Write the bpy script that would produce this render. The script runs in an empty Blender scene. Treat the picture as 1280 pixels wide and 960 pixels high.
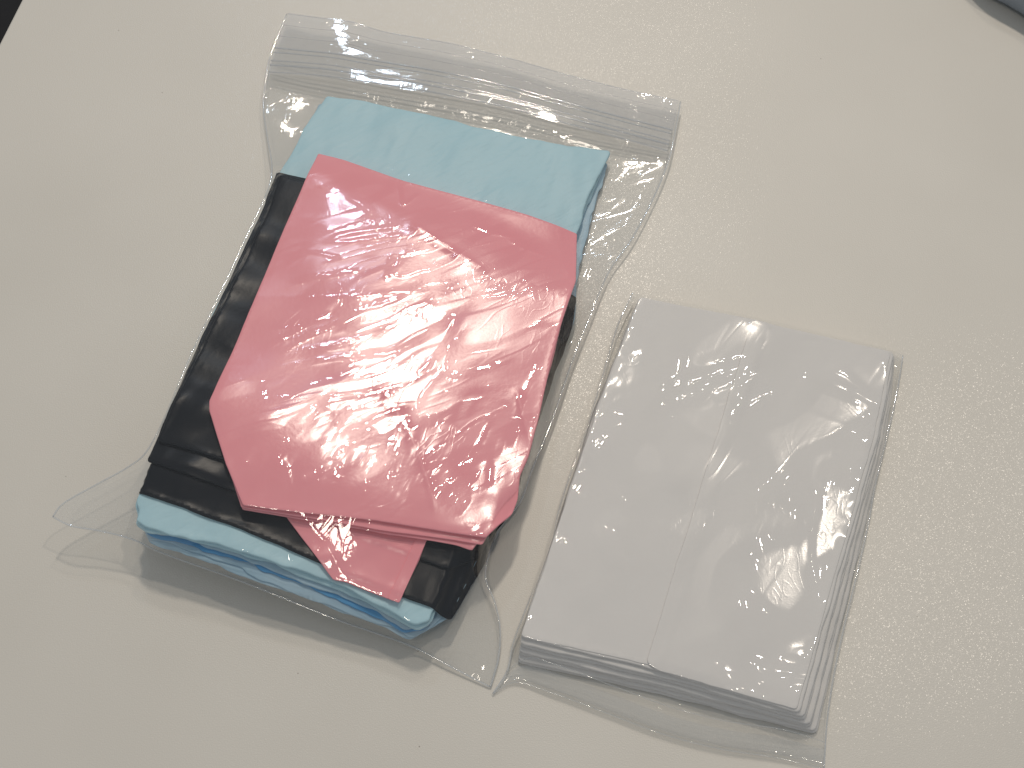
import bpy, math, random
import numpy as np
from mathutils import Vector
from mathutils.geometry import delaunay_2d_cdt

S = bpy.context.scene
COL = S.collection

# ------------------------------------------------------------------ camera
TILT = math.radians(27.0)
DIST = 0.82
FPX = 1800.0                       # focal length in photo pixels (1280 wide)
ct, st = math.cos(TILT), math.sin(TILT)
CAM = np.array([0.0, -DIST * st, DIST * ct])
cam_data = bpy.data.cameras.new('camera')
cam_data.sensor_width = 36.0
cam_data.lens = FPX / 1280.0 * 36.0
cam_data.clip_start = 0.01
cam_data.clip_end = 50.0
cam_data.dof.use_dof = False
cam = bpy.data.objects.new('camera', cam_data)
cam.location = CAM
cam.rotation_euler = (TILT, 0, 0)
COL.objects.link(cam)
S.camera = cam

# ------------------------------------------------------------------ world and lamps
W = bpy.data.worlds.new('World')
S.world = W
W.use_nodes = True
bg = W.node_tree.nodes['Background']
bg.inputs['Color'].default_value = (0.84, 0.925, 1.0, 1)
bg.inputs['Strength'].default_value = 0.27


def lamp(name, loc, power, size, col, aim=(0, 0, 0)):
    d = bpy.data.lights.new(name, 'AREA')
    d.shape = 'DISK'
    d.size = size
    d.energy = power
    d.color = col
    o = bpy.data.objects.new(name, d)
    o.location = loc
    o.rotation_euler = (Vector(aim) - Vector(loc)).to_track_quat('-Z', 'Y').to_euler()
    COL.objects.link(o)
    return o


WARM = (1.0, 0.885, 0.75)
lamp('fill_lamp', (-0.02, 1.56, 2.4), 20.0, 0.18, WARM)
lamp('fill_lamp', (0.86, 0.82, 2.4), 9.0, 0.12, WARM)
lamp('fill_lamp', (0.25, 2.08, 2.4), 6.0, 0.14, WARM)
lamp('fill_lamp', (-0.50, -0.80, 2.4), 5.5, 0.30, WARM)  # added fill light, brightens the near end of the table and its shadows
lamp('window_lamp', (-0.39, 2.40, 2.4), 4.0, 0.18, (0.70, 0.83, 1.0))

S.view_settings.view_transform = 'Standard'
S.view_settings.look = 'None'
S.view_settings.exposure = 0.03
S.view_settings.gamma = 1.0
S.render.engine = 'CYCLES'
S.cycles.use_denoising = True
S.cycles.max_bounces = 10
S.cycles.transparent_max_bounces = 24
S.cycles.caustics_reflective = False
S.cycles.caustics_refractive = False
S.cycles.sample_clamp_indirect = 4.0

# ------------------------------------------------------------------ helpers
def P(px, py, z=0.0):
    """world x, y of the point at height z seen at photo pixel px, py"""
    dx = (px - 640.0) / FPX
    dy = -(py - 480.0) / FPX
    d = np.array([dx, dy * ct + st, dy * st - ct])
    t = (z - CAM[2]) / d[2]
    p = CAM + d * t
    return np.array([p[0], p[1]])


MM = 0.001


def pts(lst, zmm):
    return np.array([P(a, b, zmm * MM) for a, b in lst])


_rng = np.random.RandomState(11)
_LAT = _rng.rand(256, 256) * 2 - 1


def vnoise(x, y):
    xi = np.floor(x).astype(int)
    yi = np.floor(y).astype(int)
    fx = x - xi
    fy = y - yi
    fx = fx * fx * fx * (fx * (fx * 6 - 15) + 10)
    fy = fy * fy * fy * (fy * (fy * 6 - 15) + 10)
    a = _LAT[xi % 256, yi % 256]
    b = _LAT[(xi + 1) % 256, yi % 256]
    c = _LAT[xi % 256, (yi + 1) % 256]
    d = _LAT[(xi + 1) % 256, (yi + 1) % 256]
    return (a * (1 - fx) + b * fx) * (1 - fy) + (c * (1 - fx) + d * fx) * fy


def aniso(x, y, ang, lx, ly, seed=0.0, warp=0.0):
    """noise stretched to lx metres along direction ang and ly across it"""
    if warp:
        x = x + warp * vnoise(x * 30 + seed * 3.1, y * 30 + 7.7)
        y = y + warp * vnoise(x * 30 + 91.3, y * 30 + seed * 1.7)
    c, s = math.cos(ang), math.sin(ang)
    u = x * c + y * s
    v = -x * s + y * c
    return vnoise(u / lx + seed * 13.7 + 50.5, v / ly + seed * 5.3 + 50.5)


def ridge(n, w=0.25):
    return np.exp(-(n / w) ** 2)


def seg_dist(X, Y, poly):
    n = len(poly)
    best = np.full(X.shape, 1e9)
    for i in range(n):
        a = poly[i]
        b = poly[(i + 1) % n]
        ab = b - a
        L2 = max(ab @ ab, 1e-14)
        t = np.clip(((X - a[0]) * ab[0] + (Y - a[1]) * ab[1]) / L2, 0, 1)
        best = np.minimum(best, (X - a[0] - t * ab[0]) ** 2 + (Y - a[1] - t * ab[1]) ** 2)
    return np.sqrt(best)


def inside(X, Y, poly):
    r = np.zeros(X.shape, bool)
    n = len(poly)
    for i in range(n):
        x0, y0 = poly[i]
        x1, y1 = poly[(i + 1) % n]
        if y0 == y1:
            continue
        c = (y0 > Y) != (y1 > Y)
        r ^= c & (X < (x1 - x0) * (Y - y0) / (y1 - y0) + x0)
    return r


def poly_resample(poly, step, wob=0.0, seed=0.0, rnd=0.0):
    """even points along a closed outline; corners cut by rnd metres, edges wobbling by wob metres"""
    out = []
    n = len(poly)
    for i in range(n):
        a, b, c = poly[i - 1], poly[i], poly[(i + 1) % n]
        if rnd > 0:
            da, dc = a - b, c - b
            ra = min(rnd, 0.35 * np.linalg.norm(da))
            rc = min(rnd, 0.35 * np.linalg.norm(dc))
            p0 = b + da / np.linalg.norm(da) * ra
            p1 = b + dc / np.linalg.norm(dc) * rc
            for t in (0, .25, .5, .75, 1):
                out.append((1 - t) ** 2 * p0 + 2 * t * (1 - t) * b + t * t * p1)
        else:
            out.append(b)
    out = np.array(out)
    nx = np.roll(out, -1, 0)
    L = np.linalg.norm(nx - out, axis=1)
    cum = np.concatenate([[0], np.cumsum(L)])
    m = max(8, int(cum[-1] / step))
    s = np.arange(m) * cum[-1] / m
    cl = np.vstack([out, out[:1]])
    r = np.stack([np.interp(s, cum, cl[:, 0]), np.interp(s, cum, cl[:, 1])], 1)
    if wob:
        t = np.roll(r, -1, 0) - np.roll(r, 1, 0)
        t /= np.linalg.norm(t, axis=1)[:, None] + 1e-12
        nr = np.stack([t[:, 1], -t[:, 0]], 1)
        w = vnoise(r[:, 0] * 60 + seed * 7.1, r[:, 1] * 60 + seed) + 0.5 * vnoise(r[:, 0] * 170 + seed, r[:, 1] * 170 + 3.3)
        r = r + nr * (w * wob)[:, None]
    return r


# ---- raster that remembers how high everything laid down so far is
R0 = (-0.30, -0.24)
RS = 0.0008
RNX, RNY = 740, 640
GX, GY = np.meshgrid(R0[0] + np.arange(RNX) * RS, R0[1] + np.arange(RNY) * RS)
H = np.zeros((RNY, RNX))


def blur(A, k, it):
    for _ in range(it):
        for ax in (0, 1):
            c = np.cumsum(np.concatenate([np.repeat(np.take(A, [0], ax), k + 1, ax), A, np.repeat(np.take(A, [-1], ax), k, ax)], ax), ax)
            n = A.shape[ax]
            A = (np.take(c, range(2 * k + 1, 2 * k + 1 + n), ax) - np.take(c, range(0, n), ax)) / (2 * k + 1)
    return A


def sample(A, x, y):
    u = np.clip((x - R0[0]) / RS, 0, RNX - 1.001)
    v = np.clip((y - R0[1]) / RS, 0, RNY - 1.001)
    i = u.astype(int)
    j = v.astype(int)
    fu, fv = u - i, v - j
    return (A[j, i] * (1 - fu) + A[j, i + 1] * fu) * (1 - fv) + (A[j + 1, i] * (1 - fu) + A[j + 1, i + 1] * fu) * fv


def mesh_obj(name, verts, faces, mat, parent=None, smooth=True):
    me = bpy.data.meshes.new(name)
    me.from_pydata([tuple(v) for v in verts], [], faces)
    me.update()
    if smooth:
        me.polygons.foreach_set('use_smooth', [True] * len(me.polygons))
    me.materials.append(mat)
    o = bpy.data.objects.new(name, me)
    COL.objects.link(o)
    if parent is not None:
        o.parent = parent
        o.matrix_parent_inverse = parent.matrix_world.inverted()
    return o


def thing(name, label, cat, loc=(0, 0, 0), group=None):
    o = bpy.data.objects.new(name, None)
    o.empty_display_size = 0.02
    COL.objects.link(o)
    o.location = loc
    bpy.context.view_layer.update()
    o['label'] = label
    o['category'] = cat
    if group:
        o['group'] = group
    return o


def lay_sheet(name, outline, thick, mat, parent, soft=4, wr=None, grid=0.0018, wob=0.0004, seed=0.0,
              rnd=0.002, edge=None, base=None, label=None, spread=0):
    """A folded layer of soft plastic resting on whatever already lies under it.
    thick in mm; wr(x, y, d) gives wrinkles in metres, d being the distance to the rim."""
    global H
    t = thick * MM
    r = (edge * MM) if edge else t * 0.5
    ring = poly_resample(outline, grid * 0.8, wob, seed, rnd)
    ring2 = ring[::3] if len(ring) > 60 else ring
    # footing
    M = inside(GX, GY, ring2)
    Hb = H if base is None else np.maximum(H, base)
    Md = M.astype(float)
    Hraw = Hb
    if spread:                      # a taut sheet bridges the steps beneath it
        Hd_ = np.where(M, Hb, 0)
        for _ in range(spread):
            Hd_ = np.maximum.reduce([Hd_, np.roll(Hd_, 1, 0), np.roll(Hd_, -1, 0), np.roll(Hd_, 1, 1), np.roll(Hd_, -1, 1)])
        Hb = Hd_
    num = blur(Hb * Md, soft, 3)
    den = blur(Md, soft, 3)
    sm = np.where(M, num / np.maximum(den, 1e-6), 0)
    foot = np.where(M, np.maximum(sm, Hraw), 0)
    foot = np.where(M, np.maximum(blur(foot * Md, 1, 2) / np.maximum(blur(Md, 1, 2), 1e-6), Hraw), 0) + 0.00012
    num = blur(foot * Md, 2, 2)
    den = blur(Md, 2, 2)
    footx = np.where(M, foot, num / np.maximum(den, 1e-6))
    # points
    xs = np.arange(ring[:, 0].min(), ring[:, 0].max(), grid)
    ys = np.arange(ring[:, 1].min(), ring[:, 1].max(), grid)
    X, Y = np.meshgrid(xs, ys)
    X = X + (np.arange(len(ys)) % 2)[:, None] * grid * 0.5
    X = X.ravel()
    Y = Y.ravel()
    d = seg_dist(X, Y, ring2)
    keep = inside(X, Y, ring2) & (d > r + grid * 0.4)
    X, Y = X[keep], Y[keep]
    tg = np.roll(ring, -1, 0) - np.roll(ring, 1, 0)
    tg /= np.linalg.norm(tg, axis=1)[:, None]
    nr = np.stack([-tg[:, 1], tg[:, 0]], 1)
    c = ring + nr * 1e-4
    if inside(c[:, 0], c[:, 1], ring2).mean() < 0.5:
        nr = -nr
    allp = [ring]
    for f in (0.15, 0.45, 1.0):
        q = ring + nr * r * f
        dq = seg_dist(q[:, 0], q[:, 1], ring)
        q = q[(dq > r * f * 0.85) & inside(q[:, 0], q[:, 1], ring)]
        allp.append(q)
    allp.append(np.stack([X, Y], 1))
    nr_n = len(ring)
    A = np.vstack(allp)
    res = delaunay_2d_cdt([Vector((a[0], a[1])) for a in A], [(i, (i + 1) % nr_n) for i in range(nr_n)],
                          [], 1, 1e-7)
    V = np.array([[v.x, v.y] for v in res[0]])
    F = [list(f) for f in res[2]]
    E = seg_dist(V[:, 0], V[:, 1], ring)
    q = np.clip(E / r, 0, 1)
    prof = np.sqrt(np.clip(1 - (1 - q) ** 2, 0, 1))
    ft = sample(footx, V[:, 0], V[:, 1])
    w = wr(V[:, 0], V[:, 1], E) if wr else np.zeros(len(V))
    w = w * np.clip(E / 0.004, 0.25, 1)
    top = ft + t * 0.5 + t * 0.5 * prof + np.maximum(w, -0.45 * t * prof)
    bot = ft + t * 0.5 - t * 0.5 * prof
    isb = E < 2e-6
    idx = np.arange(len(V))
    bidx = np.where(isb, idx, -1)
    nb = np.where(~isb)[0]
    bidx[nb] = len(V) + np.arange(len(nb))
    verts = np.vstack([np.column_stack([V, np.where(isb, (top + bot) / 2, top)]), np.column_stack([V[nb], bot[nb]])])
    faces = []
    for f in F:
        a, b, c_ = V[f[0]], V[f[1]], V[f[2]]
        if (b[0] - a[0]) * (c_[1] - a[1]) - (b[1] - a[1]) * (c_[0] - a[0]) < 0:
            f = f[::-1]
        faces.append(f)
        faces.append([int(bidx[k]) for k in f[::-1]])
    o = mesh_obj(name, verts, faces, mat, parent)
    if label:
        o['label'] = label
    # update the raster
    D = seg_dist(GX[M], GY[M], ring2)
    qq = np.clip(D / r, 0, 1)
    pr = np.sqrt(np.clip(1 - (1 - qq) ** 2, 0, 1))
    ww = wr(GX[M], GY[M], D) if wr else 0
    ww = ww * np.clip(D / 0.004, 0.25, 1)
    H[M] = np.maximum(H[M], foot[M] + t * 0.5 + t * 0.5 * pr + np.maximum(ww, -0.45 * t * pr))
    return o


def catmull(C, n):
    """C: k x 3 points; n points even along a smooth curve through them"""
    C = np.asarray(C, float)
    k = len(C)
    if k == 2:
        t = np.linspace(0, 1, n)[:, None]
        return C[0] * (1 - t) + C[1] * t
    Q = np.vstack([2 * C[0] - C[1], C, 2 * C[-1] - C[-2]])
    out = []
    for i in range(1, k):
        p0, p1, p2, p3 = Q[i - 1], Q[i], Q[i + 1], Q[i + 2]
        # centripetal
        t0 = 0
        t1 = t0 + np.linalg.norm(p1 - p0) ** .5
        t2 = t1 + np.linalg.norm(p2 - p1) ** .5
        t3 = t2 + np.linalg.norm(p3 - p2) ** .5
        for t in np.linspace(t1, t2, 24, endpoint=False):
            A1 = (t1 - t) / (t1 - t0) * p0 + (t - t0) / (t1 - t0) * p1
            A2 = (t2 - t) / (t2 - t1) * p1 + (t - t1) / (t2 - t1) * p2
            A3 = (t3 - t) / (t3 - t2) * p2 + (t - t2) / (t3 - t2) * p3
            B1 = (t2 - t) / (t2 - t0) * A1 + (t - t0) / (t2 - t0) * A2
            B2 = (t3 - t) / (t3 - t1) * A2 + (t - t1) / (t3 - t1) * A3
            out.append((t2 - t) / (t2 - t1) * B1 + (t - t1) / (t2 - t1) * B2)
    out.append(C[-1])
    out = np.array(out)
    L = np.concatenate([[0], np.cumsum(np.linalg.norm(np.diff(out, axis=0), axis=1))])
    s = np.linspace(0, L[-1], n)
    return np.stack([np.interp(s, L, out[:, j]) for j in range(3)], 1)


def curve(lst, n):
    """list of (px, py, z mm) -> world points"""
    C = [[*P(a, b, z * MM), z * MM] for a, b, z in lst]
    return catmull(C, n)


def coons(bottom, top, left, right):
    n, m = len(bottom), len(left)
    u = np.linspace(0, 1, n)[None, :, None]
    v = np.linspace(0, 1, m)[:, None, None]
    B, T, L_, R_ = bottom[None], top[None], left[:, None], right[:, None]
    return ((1 - v) * B + v * T + (1 - u) * L_ + u * R_
            - ((1 - u) * (1 - v) * bottom[0] + u * (1 - v) * bottom[-1] + (1 - u) * v * top[0] + u * v * top[-1]))


def grid_faces(m, n, off=0):
    i = np.arange(m - 1)[:, None] * n + np.arange(n - 1)[None, :] + off
    i = i.ravel()
    return np.stack([i, i + 1, i + n + 1, i + n], 1)


def grid_obj(name, G, mat, parent, cling=None):
    m, n = G.shape[:2]
    F = grid_faces(m, n)
    me = bpy.data.meshes.new(name)
    me.vertices.add(m * n)
    me.vertices.foreach_set('co', G.reshape(-1).astype(np.float32))
    me.loops.add(len(F) * 4)
    me.loops.foreach_set('vertex_index', F.reshape(-1).astype(np.int32))
    me.polygons.add(len(F))
    me.polygons.foreach_set('loop_start', np.arange(len(F), dtype=np.int32) * 4)
    me.polygons.foreach_set('use_smooth', np.ones(len(F), bool))
    me.update(calc_edges=True)
    me.validate()
    me.materials.append(mat)
    if cling is not None:           # where the film sticks to what is under it
        at = me.attributes.new('cling', 'FLOAT', 'POINT')
        at.data.foreach_set('value', np.clip(cling, 0, 1).reshape(-1).astype(np.float32))
    o = bpy.data.objects.new(name, me)
    COL.objects.link(o)
    o.parent = parent
    o.matrix_parent_inverse = parent.matrix_world.inverted()
    return o


def relax(Z, lo, hi, fixed, its):
    """taut film: harmonic height between the floor lo and the lid hi"""
    Zf = Z.copy()
    for _ in range(its):
        A = Z.copy()
        A[1:-1, 1:-1] = 0.25 * (Z[:-2, 1:-1] + Z[2:, 1:-1] + Z[1:-1, :-2] + Z[1:-1, 2:])
        A = np.minimum(np.maximum(A, lo), hi)
        A[fixed] = Zf[fixed]
        Z = A
    return Z


def film_solve(G, lo, hi, its=(1500, 500, 160)):
    m, n = G.shape[:2]
    fixed = np.zeros((m, n), bool)
    fixed[0] = fixed[-1] = True
    fixed[:, 0] = fixed[:, -1] = True
    Z = np.clip(G[:, :, 2], lo, hi)
    Z[fixed] = G[:, :, 2][fixed]
    for k, it in zip((8, 4, 1), its):
        ii = np.unique(np.r_[0:m:k, m - 1])
        jj = np.unique(np.r_[0:n:k, n - 1])
        sub = np.ix_(ii, jj)
        z = relax(Z[sub], lo[sub], hi[sub], fixed[sub], it)
        if k > 1:
            a = np.stack([np.interp(np.arange(n), jj, row) for row in z])
            Zi = np.stack([np.interp(np.arange(m), ii, a[:, j]) for j in range(n)], 1)
            Zi = np.minimum(np.maximum(Zi, lo), hi)
            Zi[fixed] = Z[fixed]
            Z = Zi
        else:
            Z = z
    return Z


def tube(name, path, rad, mat, parent, flat=1.0, seg=8):
    path = np.asarray(path)
    n = len(path)
    t = np.gradient(path, axis=0)
    t /= np.linalg.norm(t, axis=1)[:, None] + 1e-12
    up = np.array([0, 0, 1.0])
    side = np.cross(t, up)
    side /= np.linalg.norm(side, axis=1)[:, None] + 1e-12
    nrm = np.cross(side, t)
    V = []
    for k in range(seg):
        a = 2 * math.pi * k / seg
        V.append(path + side * (math.cos(a) * rad) + nrm * (math.sin(a) * rad * flat))
    V = np.stack(V, 1).reshape(-1, 3)
    F = []
    for i in range(n - 1):
        for k in range(seg):
            k2 = (k + 1) % seg
            F.append((i * seg + k, (i + 1) * seg + k, (i + 1) * seg + k2, i * seg + k2))
    F.append(tuple(range(seg)))
    F.append(tuple(reversed(range((n - 1) * seg, n * seg))))
    return mesh_obj(name, V, F, mat, parent)


# ------------------------------------------------------------------ materials
def new_mat(name):
    m = bpy.data.materials.new(name)
    m.use_nodes = True
    nt = m.node_tree
    nt.nodes.clear()
    out = nt.nodes.new('ShaderNodeOutputMaterial')
    return m, nt, out


def N(nt, typ, **kw):
    n = nt.nodes.new(typ)
    for k, v in kw.items():
        if k in n.inputs:
            n.inputs[k].default_value = v
        else:
            setattr(n, k, v)
    return n


def coords(nt, scale=(1, 1, 1), rot=(0, 0, 0)):
    g = N(nt, 'ShaderNodeNewGeometry')
    mp = N(nt, 'ShaderNodeMapping')
    mp.inputs['Scale'].default_value = scale
    mp.inputs['Rotation'].default_value = rot
    nt.links.new(g.outputs['Position'], mp.inputs['Vector'])
    return mp.outputs['Vector']


def noise(nt, vec, scale, detail=2.0, rough=0.5, dist=0.0):
    n = N(nt, 'ShaderNodeTexNoise')
    n.inputs['Scale'].default_value = scale
    n.inputs['Detail'].default_value = detail
    n.inputs['Roughness'].default_value = rough
    n.inputs['Distortion'].default_value = dist
    nt.links.new(vec, n.inputs['Vector'])
    return n.outputs['Fac']


def ramp(nt, fac, stops):
    r = N(nt, 'ShaderNodeValToRGB')
    e = r.color_ramp.elements
    while len(e) < len(stops):
        e.new(0.5)
    for k, (p, c) in enumerate(stops):
        e[k].position = p
        e[k].color = (*c, 1) if len(c) == 3 else c
    nt.links.new(fac, r.inputs['Fac'])
    return r.outputs['Color']


def bump(nt, height, strength, dist, normal=None):
    b = N(nt, 'ShaderNodeBump')
    b.inputs['Strength'].default_value = strength
    b.inputs['Distance'].default_value = dist
    nt.links.new(height, b.inputs['Height'])
    if normal is not None:
        nt.links.new(normal, b.inputs['Normal'])
    return b.outputs['Normal']


def plastic(name, col, col2, rough, spec=0.5, trans=0.0, wrscale=1.0, wrstr=0.5, ang=0.6):
    m, nt, out = new_mat(name)
    b = N(nt, 'ShaderNodeBsdfPrincipled')
    v = coords(nt)
    c = ramp(nt, noise(nt, v, 28, 3), [(0.3, col), (0.7, col2)])
    nt.links.new(c, b.inputs['Base Color'])
    b.inputs['Roughness'].default_value = rough
    b.inputs['Specular IOR Level'].default_value = spec
    v2 = stretched(nt, ang, 1.0, 3.2, 0)
    n1 = bump(nt, noise(nt, v2, 40 * wrscale, 2, 0.45, 0.6), wrstr, 0.0011)
    n2 = bump(nt, noise(nt, v, 420, 2), 0.12, 0.0004, n1)
    nt.links.new(n2, b.inputs['Normal'])
    sh = b.outputs['BSDF']
    if trans > 0:
        tr = N(nt, 'ShaderNodeBsdfTranslucent')
        nt.links.new(c, tr.inputs['Color'])
        mx = N(nt, 'ShaderNodeMixShader')
        mx.inputs[0].default_value = trans
        nt.links.new(sh, mx.inputs[1])
        nt.links.new(tr.outputs[0], mx.inputs[2])
        sh = mx.outputs[0]
    nt.links.new(sh, out.inputs['Surface'])
    return m


def math_node(nt, op, a, b=None, clamp=False):
    n = N(nt, 'ShaderNodeMath', operation=op)
    n.use_clamp = clamp
    for k, v in enumerate((a, b)):
        if v is None:
            continue
        if isinstance(v, (int, float)):
            n.inputs[k].default_value = v
        else:
            nt.links.new(v, n.inputs[k])
    return n.outputs[0]


def stretched(nt, ang, sx, sy, off):
    """object space turned by ang, then stretched along that direction"""
    a = coords(nt, (1, 1, 1), (0, 0, -ang))
    m = N(nt, 'ShaderNodeMapping')
    m.inputs['Scale'].default_value = (sx, sy, 1)
    m.inputs['Location'].default_value = (off, off * .6, 0)
    nt.links.new(a, m.inputs['Vector'])
    return m.outputs[0]


def crease_lines(nt, vec, scale, width, dist=1.0, detail=0.0):
    n = noise(nt, vec, scale, detail, 0.5, dist)
    d = math_node(nt, 'ABSOLUTE', math_node(nt, 'SUBTRACT', n, 0.5))
    return math_node(nt, 'SUBTRACT', 1.0, math_node(nt, 'DIVIDE', d, width), clamp=True)


def patches(nt, vec, scale, lo, hi):
    pr = N(nt, 'ShaderNodeMapRange')
    pr.inputs['From Min'].default_value = lo
    pr.inputs['From Max'].default_value = hi
    nt.links.new(noise(nt, vec, scale, 1), pr.inputs['Value'])
    return pr.outputs[0]


def film_mat(name, haze, rough, base_f, wr=0.5, tint=(0.992, 0.993, 0.991), seed=0.0, ang=0.45, hazecol=(0.9, 0.93, 0.97)):
    """clear polythene: sheer, with a Fresnel sheen, a trace of milkiness and fine crinkles"""
    m, nt, out = new_mat(name)
    v = coords(nt)
    c1 = crease_lines(nt, stretched(nt, ang, 1.0, 3.6, seed), 22, 0.055, 0.6)
    c1 = math_node(nt, 'MULTIPLY', c1, patches(nt, v, 22 + seed, 0.40, 0.60))
    c2 = crease_lines(nt, stretched(nt, ang + 0.7, 1.0, 2.2, seed + 4), 60, 0.06, 1.4)
    c2 = math_node(nt, 'MULTIPLY', c2, patches(nt, v, 31 + seed, 0.48, 0.66))
    h1 = noise(nt, stretched(nt, ang, 1.0, 2.8, seed + 9), 40, 1, 0.4, 0.8)
    nrm = bump(nt, h1, wr * 0.5, 0.0014)
    nrm = bump(nt, c1, wr, 0.00045, nrm)
    nrm = bump(nt, c2, wr, 0.00030, nrm)
    nrm = bump(nt, noise(nt, v, 900, 1), 0.10, 0.00010, nrm)
    gl = N(nt, 'ShaderNodeBsdfGlossy')
    at = N(nt, 'ShaderNodeAttribute')
    at.attribute_name = 'cling'
    ro = N(nt, 'ShaderNodeMapRange')
    ro.inputs['To Min'].default_value = rough
    ro.inputs['To Max'].default_value = 0.20
    nt.links.new(at.outputs['Fac'], ro.inputs['Value'])
    nt.links.new(ro.outputs[0], gl.inputs['Roughness'])
    gl.inputs['Color'].default_value = (1, 1, 1, 1)
    nt.links.new(nrm, gl.inputs['Normal'])
    lw = N(nt, 'ShaderNodeLayerWeight')
    lw.inputs['Blend'].default_value = 0.5
    nt.links.new(nrm, lw.inputs['Normal'])
    pw = N(nt, 'ShaderNodeMath', operation='POWER')
    pw.inputs[1].default_value = 4.0
    nt.links.new(lw.outputs['Facing'], pw.inputs[0])
    ma = N(nt, 'ShaderNodeMath', operation='MULTIPLY_ADD')
    ma.inputs[1].default_value = 0.85
    ma.inputs[2].default_value = base_f
    ma.use_clamp = True
    nt.links.new(pw.outputs[0], ma.inputs[0])
    tr = N(nt, 'ShaderNodeBsdfTransparent')
    tr.inputs['Color'].default_value = (*tint, 1)
    df = N(nt, 'ShaderNodeBsdfDiffuse')
    df.inputs['Color'].default_value = (*hazecol, 1)
    tl = N(nt, 'ShaderNodeBsdfTranslucent')
    tl.inputs['Color'].default_value = (*hazecol, 1)
    dm = N(nt, 'ShaderNodeMixShader')
    dm.inputs[0].default_value = 0.5
    nt.links.new(df.outputs[0], dm.inputs[1])
    nt.links.new(tl.outputs[0], dm.inputs[2])
    m1 = N(nt, 'ShaderNodeMixShader')
    m1.inputs[0].default_value = haze
    nt.links.new(tr.outputs[0], m1.inputs[1])
    nt.links.new(dm.outputs[0], m1.inputs[2])
    m2 = N(nt, 'ShaderNodeMixShader')
    nt.links.new(ma.outputs[0], m2.inputs[0])
    nt.links.new(m1.outputs[0], m2.inputs[1])
    nt.links.new(gl.outputs[0], m2.inputs[2])
    nt.links.new(m2.outputs[0], out.inputs['Surface'])
    return m


def table_mat():
    m, nt, out = new_mat('speckled_laminate')
    b = N(nt, 'ShaderNodeBsdfPrincipled')
    v = coords(nt)
    big = noise(nt, v, 9, 3)
    c = ramp(nt, big, [(0.3, (0.635, 0.61, 0.56)), (0.7, (0.665, 0.64, 0.59))])
    # rare dark specks
    vo = N(nt, 'ShaderNodeTexVoronoi')
    vo.inputs['Scale'].default_value = 42
    nt.links.new(v, vo.inputs['Vector'])
    lt = N(nt, 'ShaderNodeMath', operation='LESS_THAN')
    lt.inputs[1].default_value = 0.016
    nt.links.new(vo.outputs['Distance'], lt.inputs[0])
    mx = N(nt, 'ShaderNodeMix', data_type='RGBA')
    nt.links.new(lt.outputs[0], mx.inputs[0])
    nt.links.new(c, mx.inputs[6])
    mx.inputs[7].default_value = (0.33, 0.30, 0.27, 1)
    nt.links.new(mx.outputs[2], b.inputs['Base Color'])
    b.inputs['Roughness'].default_value = 0.42
    b.inputs['Specular IOR Level'].default_value = 0.5
    n1 = bump(nt, noise(nt, v, 1300, 1, 0.6), 0.5, 0.00022)
    n2 = bump(nt, noise(nt, v, 300, 2, 0.5), 0.05, 0.0004, n1)
    nt.links.new(n2, b.inputs['Normal'])
    # the pearly grains of the lacquer, which sparkle round a lamp's mirror image
    b.inputs['Coat Weight'].default_value = 0.12
    b.inputs['Coat Roughness'].default_value = 0.13
    vg = N(nt, 'ShaderNodeTexVoronoi')
    vg.inputs['Scale'].default_value = 2300
    nt.links.new(v, vg.inputs['Vector'])
    sub = N(nt, 'ShaderNodeVectorMath', operation='SUBTRACT')
    sub.inputs[1].default_value = (.5, .5, .5)
    nt.links.new(vg.outputs['Color'], sub.inputs[0])
    sc = N(nt, 'ShaderNodeVectorMath', operation='MULTIPLY')
    sc.inputs[1].default_value = (.15, .15, 0)
    nt.links.new(sub.outputs[0], sc.inputs[0])
    ad = N(nt, 'ShaderNodeVectorMath', operation='ADD')
    nt.links.new(sc.outputs[0], ad.inputs[0])
    ad.inputs[1].default_value = (0, 0, 1)
    nm = N(nt, 'ShaderNodeVectorMath', operation='NORMALIZE')
    nt.links.new(ad.outputs[0], nm.inputs[0])
    nt.links.new(nm.outputs[0], b.inputs['Coat Normal'])
    nt.links.new(b.outputs[0], out.inputs['Surface'])
    return m


M_table = table_mat()
M_floor = plastic('dark_floor', (0.006, 0.006, 0.008), (0.010, 0.010, 0.012), 0.7)
M_pink = plastic('pink_polythene', (0.97, 0.37, 0.42), (0.98, 0.395, 0.445), 0.24, 0.36, 0.10, 0.6, 0.06, 0.5)
M_black = plastic('black_polythene', (0.005, 0.006, 0.009), (0.008, 0.009, 0.013), 0.30, 0.16, 0.0, 0.6, 0.22, 1.1)
M_blue = plastic('light_blue_polythene', (0.50, 0.76, 0.86), (0.56, 0.80, 0.89), 0.45, 0.35, 0.15, 1.6, 0.5)
M_blue2 = plastic('bright_blue_polythene', (0.06, 0.32, 0.66), (0.14, 0.44, 0.76), 0.40, 0.4, 0.15, 1.0, 0.5)
M_pale = plastic('pale_blue_polythene', (0.40, 0.60, 0.74), (0.50, 0.68, 0.80), 0.40, 0.4, 0.2, 1.0, 0.5)
M_white = plastic('white_polythene', (0.80, 0.78, 0.765), (0.82, 0.80, 0.785), 0.45, 0.35, 0.12, 0.5, 0.12)
M_film = film_mat('clear_bag_film', 0.018, 0.03, 0.050, 0.14, seed=0.3)
M_back = film_mat('clear_bag_film_back', 0.11, 0.06, 0.032, 0.25, seed=1.3)
M_zip = film_mat('clear_zip_plastic', 0.22, 0.05, 0.06, 0.08, tint=(1, 1, 1), seed=2.3, hazecol=(0.96, 0.97, 1.0))
M_wrap = film_mat('clear_wrapper_film', 0.03, 0.025, 0.045, 0.10, seed=4.1, ang=1.0)
M_wrapb = film_mat('clear_wrapper_film_back', 0.05, 0.05, 0.03, 0.25, seed=5.1, ang=1.2)
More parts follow.
